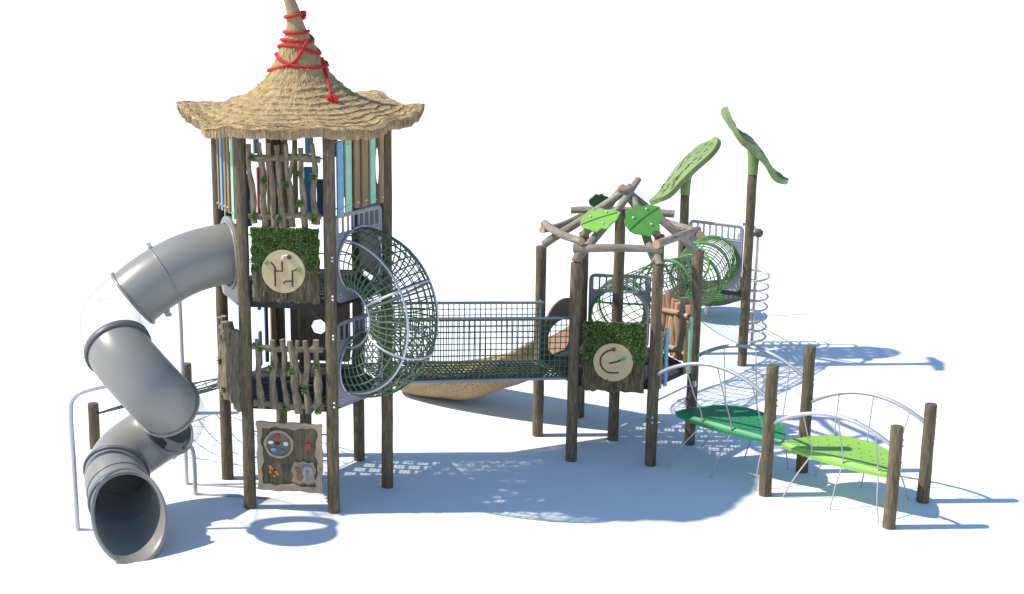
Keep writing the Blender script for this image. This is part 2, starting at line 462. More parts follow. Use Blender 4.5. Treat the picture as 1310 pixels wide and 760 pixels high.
def moss_panel(parent, ed, z0, z1, disc, marks, flowers, seed, whitebits=()):
    rng = random.Random(seed)
    u0, u1 = .115, .885
    def edge_noise(t, k): return .008 * math.sin(t * 23 + k) + .006 * math.sin(t * 51 + k * 2)
    out = []
    n = 24
    for i in range(n): t = i / n; out.append((lerp(u0, u1, t), z0 + edge_noise(t, 1)))
    for i in range(n): t = i / n; out.append((u1 + edge_noise(t, 2), lerp(z0, z1, t)))
    for i in range(n): t = i / n; out.append((lerp(u1, u0, t), z1 + edge_noise(t, 3)))
    for i in range(n): t = i / n; out.append((u0 + edge_noise(t, 4), lerp(z1, z0, t)))
    grid = [(lerp(u0 + .02, u1 - .02, i / 60), lerp(z0 + .02, z1 - .02, j / 26)) for i in range(61) for j in range(27)]
    wp = lambda x, y: (.013 * math.sin(x * 62 + math.sin(y * 11) * 2.4) + .008 * math.sin(x * 131 + y * 17 + math.sin(y * 23)) + .012 * math.sin(x * 21 + y * 4)) * (1 if y < lerp(z0, z1, .55) else .5) + .02 * max(0, 1 - abs(math.hypot(x - disc[0], y - disc[1]) - disc[2]) / .06)
    o = MB().plate(out, [], ed.fr(.05), .035, warp=wp, extra=grid).build('bark_panel', M['panelbark'], parent, ed.P(.5, z0))
    du, dz, dr = disc
    mid = lerp(z0, z1, .43)
    cards = []
    while len(cards) < 3800:
        u = rng.uniform(u0, u1); z = rng.uniform(mid - .16, z1 + .005)
        lim = mid + .05 * math.sin(u * 17) - .10 * (abs(u - .5) * 2) ** 2
        if z < lim: continue
        if math.hypot(u - du, z - dz) < dr - .01: continue
        cards.append((ed.P(u, z, .07), ed.en))
    mm = MB(); leafcards(mm, cards, .028, rng); mm.build('moss', M['moss'], o)
    dk = MB().plate(circle(0, 0, dr, 48), [], (ed.P(du, dz, .095), ed.ex, UP, ed.en), .03)
    do = dk.build('round_board', M['disc'], o, ed.P(du, dz, .075))
    for line in marks:
        pts = [ed.P(du + a, dz + b2, .1105) for a, b2 in line]
        MB().tube(pts, .0105, 8, 0).build('groove', M['groove'], o, pts[0])
    for line in whitebits:
        MB().tube([ed.P(du + a, dz + b2, .111) for a, b2 in line], .008, 8).build('pipe', M['white'], o)
    for (a, b2, mt) in flowers:
        fl = [( .024 * (1 + .28 * math.cos(5 * t)) * math.cos(t), .024 * (1 + .28 * math.cos(5 * t)) * math.sin(t)) for t in [2 * PI * k / 40 for k in range(40)]]
        fb = MB().plate(fl, [], (ed.P(du + a, dz + b2, .12), ed.ex, UP, ed.en), .014)
        fb.plate(circle(0, 0, .008, 10), [], (ed.P(du + a, dz + b2, .129), ed.ex, UP, ed.en), .006, mi=1)
        fb.build('flower', [M[mt], M['groove']], o, ed.P(du + a, dz + b2, .1))
    return o

# ================================================================== PLAY TOWER
HC = (-1.3355, 17.6514); H1 = hexpts(HC, -.1371)
tower = thing('play_tower', 'two storey wooden play tower under a pointed thatched roof tied with red rope', 'play tower', (HC[0], HC[1], 0))
for i, k in enumerate('ABCDEF'):
    post(tower, H1[k], 4.46, seed=i + 3).build('post', [M['post'], M['post_end']], tower, H1[k])
post(tower, HC, 2.46, seed=40).build('post', [M['post'], M['post_end']], tower, V((HC[0], HC[1], 0)))
eAB, eBC, eCD, eDE, eEF, eFA = [Edge(H1[a], H1[b]) for a, b in ('AB', 'BC', 'CD', 'DE', 'EF', 'FA')]
deck(tower, H1, 1.28); deck(tower, H1, 2.50)
# bolt heads on posts
for k, zs in (('B', (3.07, 3.03, 2.62, 2.58, 2.16, 2.12, 1.36, 1.31)), ('A', ())):
    d = V((.35, -.93, 0)).normalized()
    bolts(tower, [H1[k] + UP * z + d * .066 for z in zs], d, .014)
pu2 = lambda px: (px - 309.5) / 110.
pu = lambda px: .147 + (px - 330) * .0091
log_fence(tower, eAB, [pu2(x) for x in (321, 335, 346, 356, 367, 385.5, 401)], [pu2(x) for x in (325.5, 340, 352, 362, 374, 389, 402.6)],
          3.42, 4.31, (4.17, 3.52), .03, 5, rmin=.031, rmax=.040, fork=((pu2(371), 3.95), (pu2(377), 4.28)),
          tufts=((pu2(327), 4.19), (pu2(340), 3.92), (pu2(368), 3.88), (pu2(383), 4.0), (pu2(384), 3.68), (pu2(401), 3.97), (pu2(326), 3.52), (pu2(358), 3.5), (pu2(401), 3.5)))
log_fence(tower, eAB, [pu(x) for x in (329, 349.5, 362, 372, 391.5, 405)], [pu(x) for x in (333, 349.5, 365, 381, 393, 406.5)],
          1.24, 2.09, (1.98, 1.30), .03, 8, fork=((pu(375), 1.78), (pu(381), 2.08)), rmin=.036, rmax=.045,
          tufts=((pu(334), 1.98), (pu(347), 1.76), (pu(374), 1.72), (pu(391), 1.50), (pu(405), 1.80), (pu(364), 1.27), (pu(406), 1.26)))
log_fence(tower, eFA, (.1, .2, .3, .4, .5, .6, .7, .8, .9), (.1, .21, .3, .41, .5, .6, .7, .81, .9), 1.2, 2.12, (1.98, 1.32), .05, 21, rmin=.05, rmax=.062, tufts=((.3, 1.62), (.45, 1.3)))
k_ = 339.
mk1 = [[(320, 550), (335, 568), (335, 642)], [(335, 583), (363, 583), (363, 545)], [(425, 572), (402, 582), (402, 642)], [(402, 620), (375, 622), (365, 631)]]
cv = lambda L, cx, cy, s: [((x - cx) / s, -(y - cy) / s) for x, y in L]
moss_panel(tower, eAB, 2.53, 3.385, (.485, 2.90, .247), [cv(l, 367, 585, k_) for l in mk1],
           [(-64 / k_, 32 / k_, 'leafgreen'), (25 / k_, 57 / k_, 'darkgreen'), (63 / k_, 7 / k_, 'leafgreen')], 3,
           whitebits=[cv([(363, 535), (368, 523), (385, 520)], 367, 585, k_)])
# BC edge: coloured slats over two tunnel plates
bu = lambda px: .12 + (px - 431) * (.8 / 57)
slats(tower, eBC, [(bu(434), .10, 3.50, 4.34, 'blue'), (bu(444), .10, 3.53, 4.37, 'mint'), (bu(454.5), .085, 3.55, 4.42, 'tan'),
                   (bu(464.5), .10, 3.55, 4.42, 'tan'), (bu(474.6), .085, 3.56, 4.44, 'mint'), (bu(486), .07, 3.54, 4.42, 'tan')], off=.02)
tunnel_plate(tower, eBC, 2.51); tunnel_plate(tower, eBC, 1.26)
# FA edge: slats and slide entry plate
slats(tower, eFA, [(.12, .06, 3.42, 4.42, 'tan'), (.26, .075, 3.43, 4.42, 'blue'), (.42, .07, 3.44, 4.42, 'tan'), (.56, .07, 3.45, 4.42, 'tan'), (.74, .1, 3.42, 4.42, 'mint')], off=.02)
sp = [(u, z) for u, z in rrect(.09, .91, 2.42, 2.9, .12)][12:]  # lower corners
outl = [(.5 + .43 * math.cos(t), 2.97 + .43 * math.sin(t)) for t in [PI * k / 24 for k in range(25)]] + [(.08, 2.55), (.2, 2.42), (.8, 2.42), (.92, 2.55)]
pl = MB().plate(outl, [circle(.5, 2.95, .355, 40)], eFA.fr(.02), .03).build('slide_plate', M['slide'], tower, eFA.P(.5, 2.5))
mb = MB()
for rr_ in (.385,): mb.tube([eFA.P(.5 + rr_ * math.cos(t), 2.95 + rr_ * math.sin(t), .04) for t in [2 * PI * k / 40 for k in range(40)]], .02, 8, closed=True)
mb.build('collar', M['slide'], pl)
# back edges
slats(tower, eDE, [(.12, .08, 3.4, 4.4, 'tan'), (.28, .1, 3.9, 4.4, 'navy'), (.45, .09, 3.15, 3.62, 'navy'), (.6, .1, 3.17, 3.77, 'midblue'), (.58, .1, 3.93, 4.4, 'blue'), (.76, .06, 3.2, 4.4, 'tan'), (.9, .1, 2.6, 4.4, 'tan')])
slats(tower, eEF, [(.1, .13, 2.6, 4.4, 'tan'), (.3, .075, 3.22, 3.8, 'red'), (.34, .08, 3.97, 4.4, 'blue'), (.49, .07, 3.1, 3.74, 'navy'), (.66, .08, 3.4, 4.4, 'blue'), (.84, .1, 3.2, 4.05, 'navy')])
ov = [(.285 + .075 * math.cos(t), 3.91 + .235 * math.sin(t)) for t in [2 * PI * k / 28 for k in range(28)]]
MB().plate(rrect(.09, .91, 2.55, 4.42, .05), [ov], eCD.fr(0), .02).build('brown_panel', M['brownpanel'], tower, eCD.P(.5, 2.6))
MB().plate(rrect(.1, .86, 1.3, 2.42, .04), [circle(.495, 1.745, .1, 7)], eDE.fr(0), .02).build('brown_panel', M['brownpanel'], tower, eDE.P(.5, 1.3))
slats(tower, eEF, [(.12, .08, 1.32, 2.42, 'tan'), (.24, .05, 1.32, 2.42, 'navy')], rods=False)
slats(tower, eEF, [(.36, .05, 2.02, 2.4, 'midblue'), (.36, .05, 1.3, 1.75, 'blue')], rods=False)
# lower play panel
rng = random.Random(4)
def wavy(u0, u1, z0, z1, amp, k, n=26):
    f = lambda t, q: amp * (math.sin(t * 11 + q * k) + .6 * math.sin(t * 27 + q * 2 * k))
    o = []
    for i in range(n): t = i / n; o.append((lerp(u0, u1, t), z0 + f(t, 1)))
    for i in range(n): t = i / n; o.append((u1 + f(t, 2), lerp(z0, z1, t)))
    for i in range(n): t = i / n; o.append((lerp(u1, u0, t), z1 + f(t, 3)))
    for i in range(n): t = i / n; o.append((u0 + f(t, 4), lerp(z1, z0, t)))
    return o
pb = MB().plate(wavy(.13, .87, .26, 1.07, .004, 1.), [], eAB.fr(.02), .03).build('play_panel', M['panel_inner'], tower, eAB.P(.5, .26))
MB().plate(wavy(.115, .885, .25, 1.09, .006, 1.3), [wavy(.175, .815, .325, 1.025, .013, 2.1)[::-1]], eAB.fr(.045), .03).build('panel_frame', M['frame_pink'], pb)
PX = lambda x, y: (.126 + (x - 90) / 590 * .75, 1.09 - (y - 55) / 630 * .83)     # sketch units -> panel plane
ring = circle(*PX(285, 255), .172, 40)
rb = MB().plate([(x + .006 * math.sin(i * .9), y) for i, (x, y) in enumerate(ring)], [circle(*PX(285, 257), .145, 40)], eAB.fr(.05), .03); rb.build('round_frame', M['frame_pink'], pb)
MB().plate(circle(*PX(285, 257), .146, 32), [], eAB.fr(.038), .012).build('round_dial', M['dial'], pb)
def blob(x, y, a, b2, mt, name, off=.05, rot=0., k=18):
    cx, cy = PX(x, y)
    L = []
    for i in range(k):
        t = 2 * PI * i / k; px, py = a * math.cos(t), b2 * math.sin(t)
        L.append((cx + px * math.cos(rot) - py * math.sin(rot), cy + px * math.sin(rot) + py * math.cos(rot)))
    return MB().plate(L, [], eAB.fr(off), .022).build(name, M[mt], pb, eAB.P(cx, cy))
blob(275, 188, .027, .03, 'red', 'knob'); blob(210, 240, .034, .02, 'white', 'knob'); blob(350, 248, .03, .026, 'bolt', 'knob')
blob(235, 308, .034, .022, 'cyan', 'knob'); blob(318, 318, .03, .018, 'midblue', 'knob'); blob(268, 250, .03, .016, 'groove', 'knob')
blob(555, 268, .036, .042, 'red', 'ladybird', .045)
def wing(x, y, a, b2, rot): return blob(x, y, a, b2, 'butterfly', 'butterfly', .046, rot)
wing(205, 480, .034, .02, -.9); wing(205, 515, .026, .02, .5); wing(255, 530, .036, .022, -.5); wing(240, 550, .022, .018, .2)
MB().tube([eAB.P(*PX(x, y), .062) for x, y in ((205, 500), (222, 515), (250, 548))], .006, 6).build('butterfly_body', M['groove'], pb)
til = [(PX(510, 515)[0] + (.135 + .01 * math.sin(7 * t)) * max(-1, min(1, 1.25 * math.cos(t))), PX(510, 515)[1] + (.135 + .01 * math.sin(9 * t)) * max(-1, min(1, 1.25 * math.sin(t)))) for t in [2 * PI * k / 60 for k in range(60)]]
MB().plate(til, [], eAB.fr(.045), .02).build('relief_tile', M['frame_pink'], pb, eAB.P(*PX(510, 515)))
blob(478, 545, .045, .055, 'squirrel', 'squirrel', .058, .2); blob(452, 480, .032, .027, 'squirrel', 'squirrel', .058)
MB().tube(catmull([eAB.P(*PX(x, y), .062) for x, y in ((505, 590), (525, 560), (520, 520), (515, 480), (540, 455), (575, 470), (580, 500), (560, 505))], 5),
          [.01] * 2 + [.018] * 8 + [.028] * 16 + [.02] * 10, 8).build('squirrel_tail', M['squirreltail'], pb)
for z in (.95, .63, .4): MB().tube([eAB.P(.02, z, 0), eAB.P(eAB.L - .02, z, 0)], .01, 6).build('fixing_rod', M['steel'], pb, eAB.P(.02, z, 0))

# ---- thatched roof
prof = [(1.355, 4.545), (1.29, 4.575), (1.2, 4.575), (1.05, 4.60), (.9, 4.635), (.78, 4.68), (.66, 4.735), (.55, 4.80), (.45, 4.885), (.36, 4.99), (.285, 5.12), (.235, 5.23), (.165, 5.38), (.115, 5.50), (.092, 5.60), (.075, 5.72), (.062, 5.87), (.045, 6.02), (.015, 6.12)]
def axis(z):
    t = max(0, z - 4.9)
    return V((HC[0] + .01 - .05 * t - .10 * max(0, z - 5.45) ** 1 - .22 * max(0, z - 5.72) ** 1.1, HC[1], 0))
def rimwave(th, r):
    w = max(0, (r - .62) / .78) ** 2
    d = 0
    for a, amp, wd in ((181, .115, 22), (0, .06, 20), (56, .13, 13), (118, .05, 18), (232, -.025, 18), (305, -.03, 20), (270, .0, 14)):
        dd = (math.degrees(th) - a + 180) % 360 - 180
        d += amp * math.exp(-(dd / wd) ** 2)
    return d * w + w * .018 * math.sin(9 * th + 1) + w * .012 * math.sin(17 * th) + w * .007 * math.sin(41 * th)
def rad_mod(th, r):
    w = max(0, (r - .6) / .8)
    return 1 + w * (.04 * math.cos(6 * (th - R(-2))) + .014 * math.sin(13 * th) + .009 * math.sin(31 * th))
def roofpt(r, z, th, lift=0.):
    c = axis(z); rr = (r + lift) * rad_mod(th, r)
    return V((c.x + rr * math.cos(th), c.y + rr * math.sin(th), z + rimwave(th, r) + lift * .6))
# dense profile with sawtooth layers
dense = []
cumz = catmull([V((r, z, 0)) for r, z in prof], 14)
L = 0; rows = []
for i, p in enumerate(cumz):
    if i: L += (p - cumz[i - 1]).length
    dense.append((p.x, p.y, L))
NT = 220
mb = MB(); vs = []; wc = []
for (r, z, lf) in dense:
    for j in range(NT):
        th = 2 * PI * j / NT
        Lw = lf + .012 * math.sin(7 * th + 6.3 * lf) + .007 * math.sin(19 * th + 9 * math.floor(lf / .12)) + .006 * math.sin(47 * th + 4 * math.floor(lf / .12))
        saw = (Lw / .12) % 1.0
        amp = (.022 if lf < 1.0 else .009 if lf < 1.25 else .003) * min(1, r / .3)
        vs.append(roofpt(r, z, th, amp * (1 - saw) + .003 * math.sin(j * 12.9898 + r * 78) * min(1, r / .3)))
        wc.append(V((r * 0 + math.cos(th) * 1.0, math.sin(th) * 1.0, r + z)))
nd = len(dense)
fs = [(i * NT + j, i * NT + (j + 1) % NT, (i + 1) * NT + (j + 1) % NT, (i + 1) * NT + j) for i in range(nd - 1) for j in range(NT)]
mb.add(vs, fs, 0, True, wc)
# rim face and underside
vs = []; wc = []
for (r, dz) in ((1.355, .022), (1.362, -.03), (1.347, -.092), (1.27, -.1), (.9, -.10), (.0, .12)):
    for j in range(NT):
        th = 2 * PI * j / NT
        q = roofpt(max(r, .001), 4.545, th)
        if r < .95: q = V((q.x, q.y, 4.43))
        vs.append(q + UP * (dz if r >= .95 else 0.)); wc.append(V((math.cos(th), math.sin(th), dz)))
fs = [(i * NT + (j + 1) % NT, i * NT + j, (i + 1) * NT + j, (i + 1) * NT + (j + 1) % NT) for i in range(5) for j in range(NT)]
mb.add(vs, fs, 1, True, wc)
# loose straw
rng = random.Random(77)
def prof_at(s):
    i = min(int(s * (len(cumz) - 1)), len(cumz) - 2); f = s * (len(cumz) - 1) - i
    return lerp(cumz[i], cumz[i + 1], f)
for _ in range(9500):
    s = rng.random() ** 1.9 * .66
    p = prof_at(s); th = rng.uniform(0, 2 * PI)
    if rng.random() > p.x / 1.0 + .12: continue
    ln = rng.uniform(.04, .11) * (1 if p.x > .4 else .8)
    p2 = prof_at(min(.7, s + ln * .33)); tw = rng.uniform(-.06, .06)
    a = roofpt(p.x, p.y, th, rng.uniform(.012, .024)); b2 = roofpt(p2.x, p2.y, th + tw, .008)
    sd = (b2 - a).cross(UP)
    if sd.length < 1e-5: continue
    sd = sd.normalized() * rng.uniform(.0025, .005)
    o3 = V((rng.random() * 8, rng.random() * 8, 0))
    mb.add([a - sd, a + sd, b2 + sd * .6, b2 - sd * .6], [(0, 1, 2, 3)], 0, False, [o3, o3, o3 + V((0, 0, .1)), o3 + V((0, 0, .1))])
for _ in range(900):
    th = rng.uniform(0, 2 * PI)
    a = roofpt(1.362, 4.545, th, .006) + UP * rng.uniform(-.03, .005); b2 = a + V((rng.uniform(-.008, .008), rng.uniform(-.008, .008), -rng.uniform(.04, .09)))
    t = V((-math.sin(th), math.cos(th), 0)) * rng.uniform(.003, .006); o3 = V((rng.random() * 8, rng.random() * 8, 0))
    mb.add([a - t, a + t, b2 + t, b2 - t], [(0, 1, 2, 3)], 1, False, [o3, o3, o3 + V((0, 0, .1)), o3 + V((0, 0, .1))])
roof = mb.build('thatched_roof', [M['thatch'], M['thatch_edge']], tower, V((HC[0], HC[1], 4.5)))
# red rope
def r_at(z):
    for a, b2 in zip(cumz, cumz[1:]):
        if a.y <= z <= b2.y and b2.y > a.y: return lerp(a.x, b2.x, (z - a.y) / (b2.y - a.y))
    return .06
def rp(deg, z, extra=.018):
    c = axis(z); r = r_at(z) + extra
    return V((c.x + r * math.cos(R(deg)), c.y + r * math.sin(R(deg)), z))
def turns(lst): return catmull([rp(d, z) for d, z in lst], 4)
rope = MB()
def zy(y): return 5.836 - (y - 0) * .00885   # rope heights down the cone
rope.tube([rp(d, zy(20) + .02 * math.cos(R(d))) for d in range(0, 360, 15)], .021, 8, closed=True)
rope.build('rope_loop', M['redrope'], roof, rp(0, zy(20))); rope = MB()
seq = [(0, zy(40))]
for d, y in ((-45, 41), (-90, 41), (-135, 41), (-180, 41), (-225, 42), (-270, 43), (-315, 45), (-360, 51), (-405, 53), (-450, 51), (-495, 50), (-540, 51), (-585, 52), (-630, 53), (-675, 60),
             (-720, 68), (-755, 66), (-790, 60), (-830, 57), (-870, 57), (-900, 60), (-945, 63), (-1000, 60), (-1050, 55), (-1130, 52), (-1150, 60), (-1175, 76), (-1200, 82), (-1240, 88), (-1262, 90), (-1310, 86), (-1370, 80), (-1420, 84), (-1440, 84),
             (-1480, 84), (-1530, 82), (-1570, 75), (-1600, 70), (-1640, 70), (-1700, 74), (-1780, 80), (-1800, 84)):
    seq.append((d, zy(y)))
rope.tube(turns(seq), .0205, 8)
rope.tube(catmull([rp(-8, zy(74)), rp(-22, zy(86)), rp(-32, zy(96)), rp(-42, zy(108)), rp(-48, zy(116))], 5), .0205, 8)
rope.build('red_rope', M['redrope'], roof)
kp = rp(-52, zy(121), .03); rope = MB()
for q in range(5):
    a = rng.uniform(0, 6)
    rope.tube([kp + V((.055 * math.cos(a + t) * (1 if q % 2 else .5), -.02 + .02 * math.sin(2 * t + a), .045 * math.sin(a * 2 + t))) for t in [2 * PI * k / 12 for k in range(12)]], .017, 8, closed=True)
rope.build('rope_knot', M['redrope'], roof, kp)
kp2 = rp(10, zy(20), .02); rope = MB()
for q in range(3):
    a = q * 1.3
    rope.tube([kp2 + V((.03 * math.cos(a + t), -.02 + .015 * math.sin(2 * t), .04 * math.sin(a * 2 + t))) for t in [2 * PI * k / 10 for k in range(10)]], .016, 8, closed=True)
rope.build('rope_knot', M['redrope'], roof, kp2)

# ================================================================== TUBE SLIDE
slide = thing('tube_slide', 'grey enclosed tube slide with clear bends spiralling down beside the tower', 'slide', (-3.1, 16.5, 0))
ctrl = [(-2.06, 17.355, 2.955), (-2.30, 17.258, 2.955), (-2.62, 17.13, 2.885), (-2.93, 17.0, 2.74), (-3.22, 16.90, 2.535), (-3.46, 16.84, 2.31), (-3.30, 16.30, 2.12), (-3.06, 16.08, 1.90), (-2.86, 16.06, 1.67),
        (-2.76, 16.28, 1.44), (-2.75, 16.58, 1.22), (-2.88, 16.80, 1.03), (-3.12, 16.80, .87), (-3.35, 16.62, .73), (-3.40, 16.32, .61), (-3.27, 15.95, .50), (-3.13, 15.60, .43)]
K = 10; cen = catmull(ctrl, K)
TR = .352
def sect(name, i0, i1, mt, r=TR, wall=.012, sides=40, rs=None):
    pts = cen[i0:i1 + 1]
    mb = MB().tube(pts, rs or r, sides, caps=False)
    if wall:
        rin = [q - wall for q in rs] if rs else r - wall
        k0 = len(mb.v) - len(pts) * sides
        mb2 = MB().tube(pts, rin, sides, caps=False)
        mb.add(mb2.v, [f[::-1] for f in mb2.f], 0, True)
        n = sides; o2 = len(pts) * n
        for base in (0, (len(pts) - 1) * n):
            vs = [mb.v[base + j] for j in range(n)] + [mb.v[o2 + base + j] for j in range(n)]
            mb.add(vs, [(j, (j + 1) % n, n + (j + 1) % n, n + j) for j in range(n)], 0, False)
    return mb.build(name, M[mt], slide, cen[(i0 + i1) // 2])
def flange(i, mt='slide', r=TR + .028, half=.022, name='flange'):
    c = cen[i]; t = (cen[min(i + 1, len(cen) - 1)] - cen[i - 1]).normalized()
    a = t.orthogonal().normalized(); b2 = t.cross(a)
    n = 48; vs = []
    for (rr_, h) in ((TR - .012, -half), (r - .004, -half), (r, -half + .005), (r, half - .005), (r - .004, half), (TR - .012, half)):
        for j in range(n):
            an = 2 * PI * j / n; vs.append(c + t * h + (a * math.cos(an) + b2 * math.sin(an)) * rr_)
    fs = [(i2 * n + j, i2 * n + (j + 1) % n, ((i2 + 1) % 6) * n + (j + 1) % n, ((i2 + 1) % 6) * n + j) for i2 in range(6) for j in range(n)]
    MB().add(vs, fs, 0, True).build(name, M[mt], slide, c)
sect('tube_section', 0, 28, 'slide'); flange(28, half=.012, r=TR + .012)
sect('tube_section', 28, 40, 'slide'); flange(40, half=.016)
sect('clear_section', 40, 60, 'clear', wall=0)
flange(60, 'slide_lip', half=.035)
sect('tube_section', 60, 88, 'slide'); flange(88, half=.018)
sect('clear_section', 88, 110, 'clear', wall=0)
flange(110, half=.014, r=TR + .018)
sect('tube_section', 110, 138, 'slide'); flange(138, 'slide_lip', half=.02)
sect('tube_section', 138, 150, 'slide'); flange(146, 'slide', r=TR + .012, half=.012); flange(151, 'slide_lip', r=TR + .035, half=.03)
n_ = len(cen) - 1
# exit: flared tube whose mouth is cut on a slant, longer at the bottom
t_ = (cen[n_] - cen[n_ - 2]).normalized(); sx_ = t_.cross(UP).normalized(); ux_ = sx_.cross(t_)
def exit_ring(q, r, n=56):
    i = 150 + q * (n_ - 150); k = min(int(i), n_ - 1); c = lerp(cen[k], cen[k + 1], i - k)
    tt = lerp((cen[150] - cen[148]).normalized(), t_, min(1, q * 1.3)).normalized(); sx = tt.cross(UP).normalized(); ux = sx.cross(tt)
    out = []
    for j in range(n):
        a = 2 * PI * j / n
        out.append(c + sx * r * math.cos(a) + ux * r * math.sin(a) - tt * (q ** 1.5) * .34 * math.sin(a) + tt * .02)
    return out
def ringmesh(rings, mt, name):
    mb = MB(); n = len(rings[0]); vs = [p for r_ in rings for p in r_]
    mb.add(vs, [(i * n + j, i * n + (j + 1) % n, (i + 1) * n + (j + 1) % n, (i + 1) * n + j) for i in range(len(rings) - 1) for j in range(n)])
    return mb.build(name, M[mt], slide, cen[n_])
qs = [k / 16 for k in range(17)]
ringmesh([exit_ring(q, TR + .005 + .042 * q) for q in qs] + [exit_ring(q, TR - .02 + .042 * q) for q in qs[::-1]], 'slide', 'exit_section')
ringmesh([exit_ring(.985, TR + .045), exit_ring(.985, TR + .062), exit_ring(1.01, TR + .066), exit_ring(1.03, TR + .060), exit_ring(1.035, TR + .035), exit_ring(1.02, TR + .02), exit_ring(.97, TR + .02)], 'slide', 'exit_lip')
def pole(pts, r=.024, name='support_pole', mt='steel'):
    return MB().tube(catmull(pts, 6), r, 10).build(name, M[mt], slide, pts[0])
pole([(-3.84, 16.19, 0), (-3.84, 16.19, .8), (-3.84, 16.19, 1.42), (-3.79, 16.19, 1.58), (-3.66, 16.2, 1.66), (-3.3, 16.22, 1.74)], .027)
MB().tube([(-3.84, 16.19, .012), (-3.15, 16.12, .012)], .012, 8).build('base_bar', M['steel'], slide, (-3.84, 16.19, 0))
pole([(-2.80, 17.58, 0), (-2.80, 17.58, 1.2), (-2.80, 17.58, 2.3), (-2.82, 17.4, 2.48)], .024)
MB().tube([(-2.80, 17.58, .012), (-1.75, 17.42, .012)], .012, 8).build('base_bar', M['steel'], slide, (-2.8, 17.58, 0))
pole([(-2.65, 17.25, 0), (-2.65, 17.25, .42), (-2.67, 17.23, .60), (-2.74, 17.17, .66), (-2.86, 17.0, .56)], .027)
MB().tube([(-2.65, 17.25, .012), (-1.75, 17.12, .012)], .012, 8).build('base_bar', M['steel'], slide, (-2.65, 17.25, 0))
MB().tube([(-3.33, 15.47, 0), (-3.33, 15.47, .06), (-3.31, 15.5, .075)], .018, 8).tube([(-3.33, 15.47, .012), (-3.1, 15.45, .012)], .014, 8).build('foot_bracket', M['steel'], slide, (-3.33, 15.47, 0))
cl = MB().box(cen[28] + V((.02, -.05, -TR - .05)), (.03, 0, 0), (0, .03, 0), (0, 0, .045)).tube([cen[28] + V((.0, -.06, -TR - .1)), cen[28] + V((.07, -.06, -TR - .1))], .022, 8)
cl.build('clamp', M['steel'], slide, cen[28] - UP * TR)
MB().box(cen[28] + V((-.16, 0, TR + .0)), (.018, 0, .008), (0, .02, 0), (-.012, 0, .03)).build('clamp', M['steel'], slide, cen[28] + UP * TR)

# ================================================================== C-SHAPED NET TUNNEL
mid = (H1['B'] + H1['C']) / 2; nb = eBC.en
ct = thing('net_tunnel', 'dark green C-shaped rope net tunnel with grey hoops joining both tower storeys', 'net tunnel', (mid.x + nb.x * .6, mid.y + nb.y * .6, 0))
ZT, ZB = 2.945, 1.69; Rm = (ZT - ZB) / 2; zc = (ZT + ZB) / 2; tr = .375
def tor(u, v, r=tr):
    a = PI / 2 - PI * u; c = 2 * PI * v
    # lead-in straight part
    rad = Rm + r * math.cos(c)
    return mid + nb * (.02 + rad * math.cos(a) * 1.01) + UP * (zc + rad * math.sin(a)) + eBC.ex * (r * math.sin(c))
mb = MB(); net(mb, tor, 30, 22, .0085, closed_v=True, su=1, sv=1); mb.build('rope_net', M['rope'], ct, ORG[ct] + UP * zc)
for v in (.125, .375, .625, .875):
    MB().tube([tor(k / 30, v, tr + .008) for k in range(31)], .0145, 8).build('steel_tube', M['steel'], ct, tor(0, v))
for u in (0.0, .34, .62, 1.0):
    MB().tube([tor(u, k / 36, tr + .008) for k in range(36)], .0145, 8, closed=True).build('hoop', M['steel'], ct, tor(u, 0))

# ================================================================== HEXAGONAL PLATFORM
H2C = (2.6119, 19.1844); H2 = hexpts(H2C, -.1609)
plat = thing('play_platform', 'hexagonal post platform with open log roof and green leaf panels', 'play platform', (H2C[0], H2C[1], 0))
for i, (k, h) in enumerate(zip('ABCDEF', (2.59, 2.60, 2.60, 2.6, 2.6, 2.585))):
    post(plat, H2[k], h, seed=i + 60).build('post', [M['post'], M['post_end']], plat, H2[k])
post(plat, H2C, 3.1, seed=71).build('post', [M['post'], M['post_end']], plat, V((*H2C, 0)))
gAB, gBC, gCD, gDE, gEF, gFA = [Edge(H2[a], H2[b]) for a, b in ('AB', 'BC', 'CD', 'DE', 'EF', 'FA')]
deck(plat, H2, 1.05)
d = V((-.1, -1, 0)).normalized()
bolts(plat, [H2['B'] + UP * z + d * .068 for z in (.66, .59)], d, .014)
s2 = 310.
mk2 = [catmull([V((*p, 0)) for p in cv([(365, 203), (337, 214), (317, 240), (322, 275), (347, 296), (388, 296)], 365, 255, s2)], 5), [V((*p, 0)) for p in cv([(350, 260), (383, 250), (403, 240)], 365, 255, s2)]]
moss_panel(plat, gAB, .97, 1.865, (.495, 1.365, .245), [[(p.x, p.y) for p in l] for l in mk2], [(1 / s2, 52 / s2, 'darkgreen'), (39 / s2, 15 / s2, 'leafgreen')], 9)
tunnel_plate(plat, gDE, 1.03, mat='steelplate')
slats(plat, gBC, [(.13, .075, .98, 1.72, 'olive'), (.27, .07, .98, 1.74, 'blue'), (.76, .055, 1.03, 1.7, 'olive'), (.87, .065, 1.0, 1.75, 'mint')], off=.01, rods=False)
mb = MB()
mb.tube([gBC.P(.02, .83, 0), gBC.P(.98, .83, 0)], .012, 8); mb.box(gBC.P(.96, .85, .05), gBC.ex * .02, gBC.en * .02, UP * .04)
mb.build('tie_rod', M['steel'], plat, gBC.P(.5, .83))
